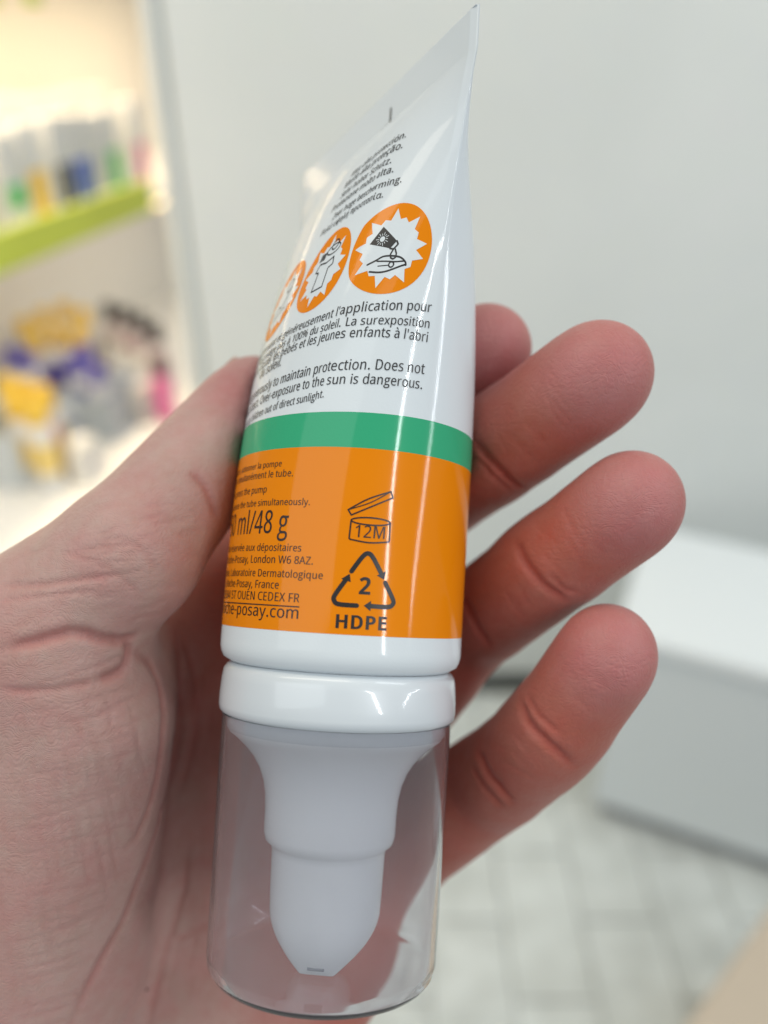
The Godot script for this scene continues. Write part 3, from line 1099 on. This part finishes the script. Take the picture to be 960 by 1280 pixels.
func build_tube() -> void:
	var frame := Transform3D(Basis(T_U, T_A, T_V).orthonormalized(), T_P * MM)
	var tube := thing("sunscreen_tube", "white sunscreen tube with orange and green bands and clear capped pump, held in the hand", "tube", cam_t * frame)
	var white := mat(Color(0.72, 0.77, 0.80), 0.22)
	white.metallic_specular = 0.15
	white.clearcoat_enabled = true
	white.clearcoat = 0.4
	white.clearcoat_roughness = 0.08
	white.roughness = 0.4
	var peel := FastNoiseLite.new()
	peel.seed = 4
	peel.frequency = 0.09
	white.heightmap_enabled = true
	white.heightmap_texture = ImageTexture.create_from_image(peel.get_seamless_image(512, 512))
	white.heightmap_scale = 0.0012
	white.uv1_triplanar = true
	white.uv1_scale = Vector3.ONE * 45.0
	var orange := white.duplicate()
	orange.albedo_color = Color(0.83, 0.24, 0.0).linear_to_srgb()
	var green := white.duplicate()
	green.albedo_color = Color(0.04, 0.40, 0.20).linear_to_srgb()
	var black := mat(Color(0.012, 0.011, 0.012), 0.4)
	var brown := mat(Color(0.028, 0.010, 0.005), 0.4)
	var body := obj("body", tube_shell(-5.4, TH, 120, 0.0), white, tube)
	# closed top edge of the seal
	var st := bevel_box(TR * PI * KF * 0.985 * MM, 0.0002, 0.0008, 0.00008)
	obj("seal_edge", st, white, tube).position = Vector3(0, (TH - 0.1) * MM, 0)
	obj("orange_band", tube_shell(0.0, 25.37, 24, 0.03), orange, tube)
	obj("green_band", tube_shell(25.37, 30.32, 8, 0.034), green, tube)
	# collar, pump and clear cap
	var pw := mat(Color(0.67, 0.715, 0.75), 0.35, 0.6)
	var inside := mat(Color(0.88, 0.91, 0.93), 0.35, 0.4)
	obj("collar", lathe([[16.0, -5.0], [16.6, -5.45], [17.3, -5.75], [17.75, -6.4], [17.95, -7.6], [18.1, -10.0], [18.1, -11.6], [17.95, -12.4], [17.6, -12.75], [16.9, -12.8], [16.8, -13.4], [16.75, -14.6], [16.5, -15.0]], 128, MM), pw, tube)
	var pump := obj("pump", lathe([[16.5, -15.0], [16.2, -15.5], [15.2, -16.3], [13.8, -17.6], [12.4, -19.2], [11.4, -20.8], [10.6, -22.8], [10.15, -25.0], [10.0, -27.5], [9.95, -30.2], [9.7, -31.2], [9.0, -31.8], [8.7, -32.2], [8.55, -33.0], [8.4, -38.0], [8.3, -40.6]], 96, MM), inside, tube)
	# flat lip with the outlet slot, on the side of the pump that shows
	var to_eye := (cam_t * frame).affine_inverse() * cam_t.origin
	var ang := atan2(to_eye.x, to_eye.z)
	var tip := obj("outlet", spout_mesh(), inside, pump)
	tip.transform = Transform3D(Basis(Vector3.UP, ang - 0.12), Vector3(0, -40.6, 0) * MM)
	var slot := obj("slot", bevel_box(2.4 * MM, 0.5 * MM, 0.3 * MM, 0.05 * MM), mat(Color(0.36, 0.38, 0.42), 0.6), pump)
	slot.transform = tip.transform * Transform3D(Basis(Vector3.RIGHT, deg_to_rad(33.0)), Vector3(0, -7.05, 6.16) * MM)
	var clear := StandardMaterial3D.new()
	clear.albedo_color = Color(0.965, 0.965, 0.98, 0.04)
	clear.roughness = 0.02
	clear.refraction_enabled = true
	clear.refraction_scale = 0.049
	obj("clear_cap", lathe([[16.95, -13.0], [17.5, -13.0], [17.45, -20.0], [17.2, -35.0], [17.02, -47.4], [16.85, -48.6], [16.3, -49.4], [15.4, -49.75], [0.0, -49.75], [0.0, -49.0], [15.0, -49.0], [15.8, -48.7], [16.15, -48.0], [16.3, -47.0], [16.5, -35.0], [16.8, -20.0], [16.95, -13.0]], 160, MM), clear, tube)
	print_on_tube(tube, black, brown, orange, white)

func print_on_tube(tube: Node3D, black: Material, brown: Material, orange: Material, white: Material) -> void:
	# upper lines
	for r in [["Muy alta protección.", "protección.", 7.6, 17.1, 72.3], ["Muito alta proteção.", "proteção.", 8.7, 17.1, 70.4], ["Sehr hoher Schutz.", "Schutz.", 9.6, 15.6, 68.3], ["Protezione molto alta.", "molto alta.", 7.6, 16.7, 66.4], ["Zeer hoge bescherming.", "bescherming.", 8.4, 18.9, 64.2], ["Πολύ υψηλή προστασία.", "προστασία.", 7.2, 16.1, 62.4]]:
		print_line(tube, r[0], r[1], r[2], r[3], r[4], black, 500, 0.9)
	print_line(tube, "Renouveler fréquemment et généreusement l'application pour", "l'application pour", 12.62, 28.2, 44.4, black, 500, 0.98, 0.048)
	print_line(tube, "maintenir la protection. Ne protège pas à 100% du soleil. La surexposition", "La surexposition", 15.03, 28.2, 42.6, black, 500, 0.98, 0.022)
	print_line(tube, "est dangereuse. Garder les bébés et les jeunes enfants à l'abri", "enfants à l'abri", 15.96, 28.2, 40.95, black, 500, 1.05, 0.004)
	print_line(tube, "du soleil.", "soleil.", -5.0, 0.6, 39.2, black)
	print_line(tube, "Re-apply frequently and generously to maintain protection. Does not", "Does not", 20.6, 28.3, 36.15, black, 500, 1.05, 0.022)
	print_line(tube, "100% protect. Over-exposure to the sun is dangerous.", "sun is dangerous.", 13.73, 28.2, 34.2, black, 500, 1.05, 0.012)
	print_line(tube, "Keep babies and young children out of direct sunlight.", "sunlight.", 7.6, 13.55, 32.2, black, 500, 1.0, 0.1)
	# lower lines on the orange band
	print_line(tube, "Pour amorcer, actionner la pompe", "pompe", 4.82, 8.54, 22.75, brown)
	print_line(tube, "et presser simultanément le tube.", "le tube.", 6.3, 10.76, 21.25, brown)
	print_line(tube, "To prime, press the pump", "pump", 2.8, 6.31, 19.1, brown)
	print_line(tube, "and squeeze the tube simultaneously.", "simultaneously.", 4.82, 13.92, 17.2, brown)
	print_line(tube, "50 ml/48 g", "48 g", 4.64, 10.95, 13.25, brown, 400, 1.35)
	print_line(tube, "Vente réservée aux dépositaires", "dépositaires", 5.75, 13.36, 10.8, brown)
	print_line(tube, "La Roche-Posay, London W6 8AZ.", "London W6 8AZ.", 4.64, 15.22, 9.1, brown)
	print_line(tube, "Cosmétique Active, Laboratoire Dermatologique", "Dermatologique", 6.49, 16.75, 7.2, brown, 500)
	print_line(tube, "La Roche-Posay, France", "France", 6.12, 10.39, 5.62, brown)
	print_line(tube, "F-93584 ST OUEN CEDEX FR", "CEDEX FR", 6.87, 13.73, 3.92, brown)
	print_line(tube, "www.laroche-posay.com", "posay.com", 2.23, 13.73, 1.72, brown, 500, 0.92)
	var k := Ink.new()
	stroke(k, [Vector2(-6, 3.32), Vector2(13.75, 3.32)], 0.16, 0.075)
	obj("underline", ink_mesh(k), brown, tube)
	# open jar, 12 months
	k = Ink.new()
	var rim := []
	for i in 24:
		rim.append(Vector2(22.66 + 2.75 * cos(TAU * i / 24), 15.4 + 0.5 * sin(TAU * i / 24)))
	k.middle = Vector2(19.6, 0)
	k.wide = 0.99
	stroke(k, rim, 0.21, 0.075, true)
	stroke(k, [Vector2(19.9, 15.4), Vector2(19.85, 12.95), Vector2(20.0, 12.8)] + smooth_line([Vector2(20.0, 12.8), Vector2(22.7, 12.5), Vector2(25.4, 12.8)]) + [Vector2(25.5, 12.95), Vector2(25.42, 15.4)], 0.21, 0.075)
	stroke(k, [Vector2(19.35, 16.8), Vector2(19.85, 16.1), Vector2(25.5, 18.9), Vector2(25.1, 19.7)] + smooth_line([Vector2(25.1, 19.7), Vector2(22.0, 18.45), Vector2(19.35, 16.8)]), 0.21, 0.075, true)
	stroke(k, smooth_line([Vector2(19.35, 16.8), Vector2(22.3, 17.95), Vector2(25.1, 19.7)]), 0.15, 0.075)
	obj("open_jar_symbol", ink_mesh(k), brown, tube)
	print_line(tube, "12M", "12M", 20.6, 24.7, 13.15, brown, 500)
	# recycling arrows round a 2
	k = Ink.new()
	k.middle = Vector2(18.2, 0)
	k.wide = 1.0
	stroke(k, smooth_line([Vector2(20.55, 8.5), Vector2(21.85, 10.5), Vector2(22.6, 11.05), Vector2(23.35, 10.5), Vector2(24.65, 8.45)]), 0.62, 0.075)
	polygon(k, [Vector2(24.05, 8.15), Vector2(25.25, 8.8), Vector2(25.1, 7.65)], 0.075)
	stroke(k, smooth_line([Vector2(19.9, 7.35), Vector2(18.55, 5.15), Vector2(18.55, 4.4), Vector2(19.2, 4.0), Vector2(21.6, 3.95)]), 0.62, 0.075)
	polygon(k, [Vector2(19.25, 7.4), Vector2(20.55, 7.05), Vector2(20.35, 8.15)], 0.075)
	stroke(k, smooth_line([Vector2(25.3, 7.25), Vector2(26.6, 5.05), Vector2(26.6, 4.4), Vector2(25.9, 4.0), Vector2(23.4, 4.0)]), 0.62, 0.075)
	polygon(k, [Vector2(23.5, 4.7), Vector2(23.5, 3.3), Vector2(22.55, 4.0)], 0.075)
	obj("recycling_arrows", ink_mesh(k), black, tube)
	print_line(tube, "2", "2", 21.75, 23.3, 5.5, black, 700)
	print_line(tube, "HDPE", "HDPE", 18.95, 25.9, 0.82, black, 700, 0.9)
	# colour mark on the seal
	k = Ink.new()
	stroke(k, [Vector2(-0.6, 82.8), Vector2(-0.6, 86.8)], 0.9, 0.06)
	obj("registration_mark", ink_mesh(k), black, tube)
	# three round pictures
	for c in 3:
		var o := Vector2(19.6 - 15.0 * c, 54.0)
		k = Ink.new()
		var disc := []
		for i in 64:
			disc.append(o + Vector2.from_angle(TAU * i / 64) * Vector2(7.1, 6.8))
		for i in 64:
			ink_fine(k, o, disc[i], disc[(i + 1) % 64], 0.03)
		obj("round_picture", ink_mesh(k), orange, tube)
		k = Ink.new()
		var burst := []
		for i in 34:
			var r: float = 0.0
			r = [6.0, 4.3, 4.75, 4.35][i % 4] if i < 32 else [5.9, 4.3][i % 2]
			burst.append(o + Vector2.from_angle(TAU * i / 34 + 0.1) * r * Vector2(1.03, 1.0))
		for i in 34:
			ink_fine(k, o, burst[i], burst[(i + 1) % 34], 0.055)
		obj("sunburst", ink_mesh(k), white, tube)
		k = Ink.new()
		k.middle = o
		k.wide = 1.0
		if c == 0:
			# tube pouring a drop into an open hand
			polygon(k, [o + Vector2(-3.6, 0.9), o + Vector2(-1.9, 3.4), o + Vector2(0.9, 1.0), o + Vector2(0.0, -0.1)], 0.075)
			stroke(k, [o + Vector2(0.9, 1.0), o + Vector2(1.2, 0.5), o + Vector2(0.6, -0.2), o + Vector2(0.0, -0.1)], 0.27, 0.075)
			stroke(k, [o + Vector2(0.55, -0.3), o + Vector2(0.25, -1.0), o + Vector2(0.4, -1.5), o + Vector2(0.8, -1.7), o + Vector2(1.2, -1.45), o + Vector2(1.2, -0.9), o + Vector2(0.9, -0.25)], 0.25, 0.075)
			stroke(k, smooth_line([o + Vector2(-3.2, -2.3), o + Vector2(-2.0, -1.8), o + Vector2(-0.6, -1.2), o + Vector2(1.8, -1.4), o + Vector2(2.9, -2.1), o + Vector2(3.1, -2.6)]), 0.27, 0.075)
			stroke(k, smooth_line([o + Vector2(-2.6, -3.4), o + Vector2(-1.0, -3.6), o + Vector2(0.4, -3.4), o + Vector2(2.4, -2.7), o + Vector2(3.1, -2.5)]), 0.27, 0.075)
			stroke(k, smooth_line([o + Vector2(-1.7, -1.9), o + Vector2(0.0, -2.0), o + Vector2(1.2, -2.1), o + Vector2(2.8, -2.0)]), 0.22, 0.075)
			stroke(k, [o + Vector2(-1.4, -2.65), o + Vector2(0.2, -2.6)], 0.16, 0.075)
			var ring := []
			for i in 12:
				ring.append(o + Vector2(0.7, -2.5) + Vector2.from_angle(TAU * i / 12) * 0.4)
			stroke(k, ring, 0.22, 0.075, true)
		elif c == 1:
			# shirt and sun hat
			stroke(k, [o + Vector2(-1.6, -3.2), o + Vector2(-1.5, 0.0), o + Vector2(-2.6, 0.4), o + Vector2(-2.0, 1.6), o + Vector2(0.2, 1.2), o + Vector2(2.2, 1.6), o + Vector2(2.6, 0.3), o + Vector2(1.4, 0.0), o + Vector2(1.5, -3.2)], 0.27, 0.075, true)
			var hat := []
			for i in 16:
				hat.append(o + Vector2(1.2 + 2.0 * cos(TAU * i / 16), 3.2 + 0.8 * sin(TAU * i / 16)))
			stroke(k, hat, 0.25, 0.075, true)
			var crown := []
			for i in 16:
				crown.append(o + Vector2(1.3 + 1.0 * cos(TAU * i / 16), 3.9 + 0.8 * sin(TAU * i / 16)))
			stroke(k, crown, 0.25, 0.075, true)
			for i in 5:
				stroke(k, [o + Vector2(-2.6 + 0.35 * i, 2.2), o + Vector2(-2.4 + 0.35 * i, 3.3)], 0.25, 0.075)
		else:
			stroke(k, smooth_line([o + Vector2(-2.6, -2.4), o + Vector2(-1.0, -0.6), o + Vector2(0.4, -1.0), o + Vector2(2.4, 1.8)]), 0.27, 0.075)
			stroke(k, smooth_line([o + Vector2(-1.6, -3.4), o + Vector2(0.4, -2.2), o + Vector2(2.6, -1.8)]), 0.27, 0.075)
			var sun := []
			for i in 14:
				sun.append(o + Vector2(1.0, 2.6) + Vector2.from_angle(TAU * i / 14) * 1.1)
			stroke(k, sun, 0.25, 0.075, true)
		obj("line_drawing", ink_mesh(k), black, tube)
		if c == 0:
			k = Ink.new()
			var so := o + Vector2(-1.6, 1.45)
			for i in 20:
				ink_tri(k, so, so + Vector2.from_angle(TAU * i / 20) * 0.42, so + Vector2.from_angle(TAU * (i + 1) / 20) * 0.42, 0.09)
			for i in 14:
				var d := Vector2.from_angle(TAU * i / 14)
				stroke(k, [so + d * 0.6, so + d * (1.05 if i % 2 else 0.85)], 0.09, 0.09)
			obj("little_sun", ink_mesh(k), white, tube)

func build_hand() -> void:
	skin_noise.seed = 12
	skin_noise.frequency = 0.09
	skin_noise.fractal_octaves = 3
	build_hand_shape()
	build_creases()
	var t := cam_t * Transform3D(Basis(), hand_o * MM)
	var hand := thing("hand", "bare left hand, palm to the viewer, cradling the white and orange tube", "hand", t)
	var skin := StandardMaterial3D.new()
	skin.vertex_color_use_as_albedo = true
	skin.roughness = 0.5
	skin.rim_enabled = true
	skin.rim = 0.25
	skin.rim_tint = 0.4
	skin.metallic_specular = 0.4
	skin.subsurf_scatter_enabled = true
	skin.subsurf_scatter_strength = 0.04
	skin.heightmap_enabled = true
	skin.heightmap_texture = skin_relief()
	skin.heightmap_scale = 0.026
	skin.uv1_triplanar = true
	skin.uv1_scale = Vector3.ONE * 28.0
	obj("skin", skin_mesh(), skin, hand)
	var nm := mat(Color(0.60, 0.40, 0.34), 0.3, 0.3)
	# nails on the far side of each finger end: [joint, end, radius, width, length]
	for f in [[J(172, 680, 127), J(322, 500, 143), 8.2, 12.5, 14.0, Vector3(-0.75, 0.3, -0.35)], [J(528, 518, 153), J(610, 434, 141), 7.7, 10.5, 11.5, Vector3(-0.1, 0.3, -1)], [J(622, 558, 139), J(750, 466, 124), 8.0, 11.0, 12.0, Vector3(0.1, 0.2, -1)], [J(682, 707, 133), J(791, 625, 122), 7.5, 10.5, 11.5, Vector3(0.1, 0.2, -1)], [J(688, 915, 131), J(760, 812, 123), 7.1, 9.0, 10.0, Vector3(0.1, 0.2, -1)]]:
		var ax: Vector3 = (f[1] - f[0]).normalized()
		var out: Vector3 = (f[5] - ax * ax.dot(f[5])).normalized()
		var b := Basis(ax.cross(out), ax, out)
		var o := obj("fingernail", nail_mesh(f[3], f[4], f[2]), nm, hand)
		o.transform = Transform3D(b, (f[1] - ax * 1.2 + out * (f[2] - 0.35) - hand_o) * MM)
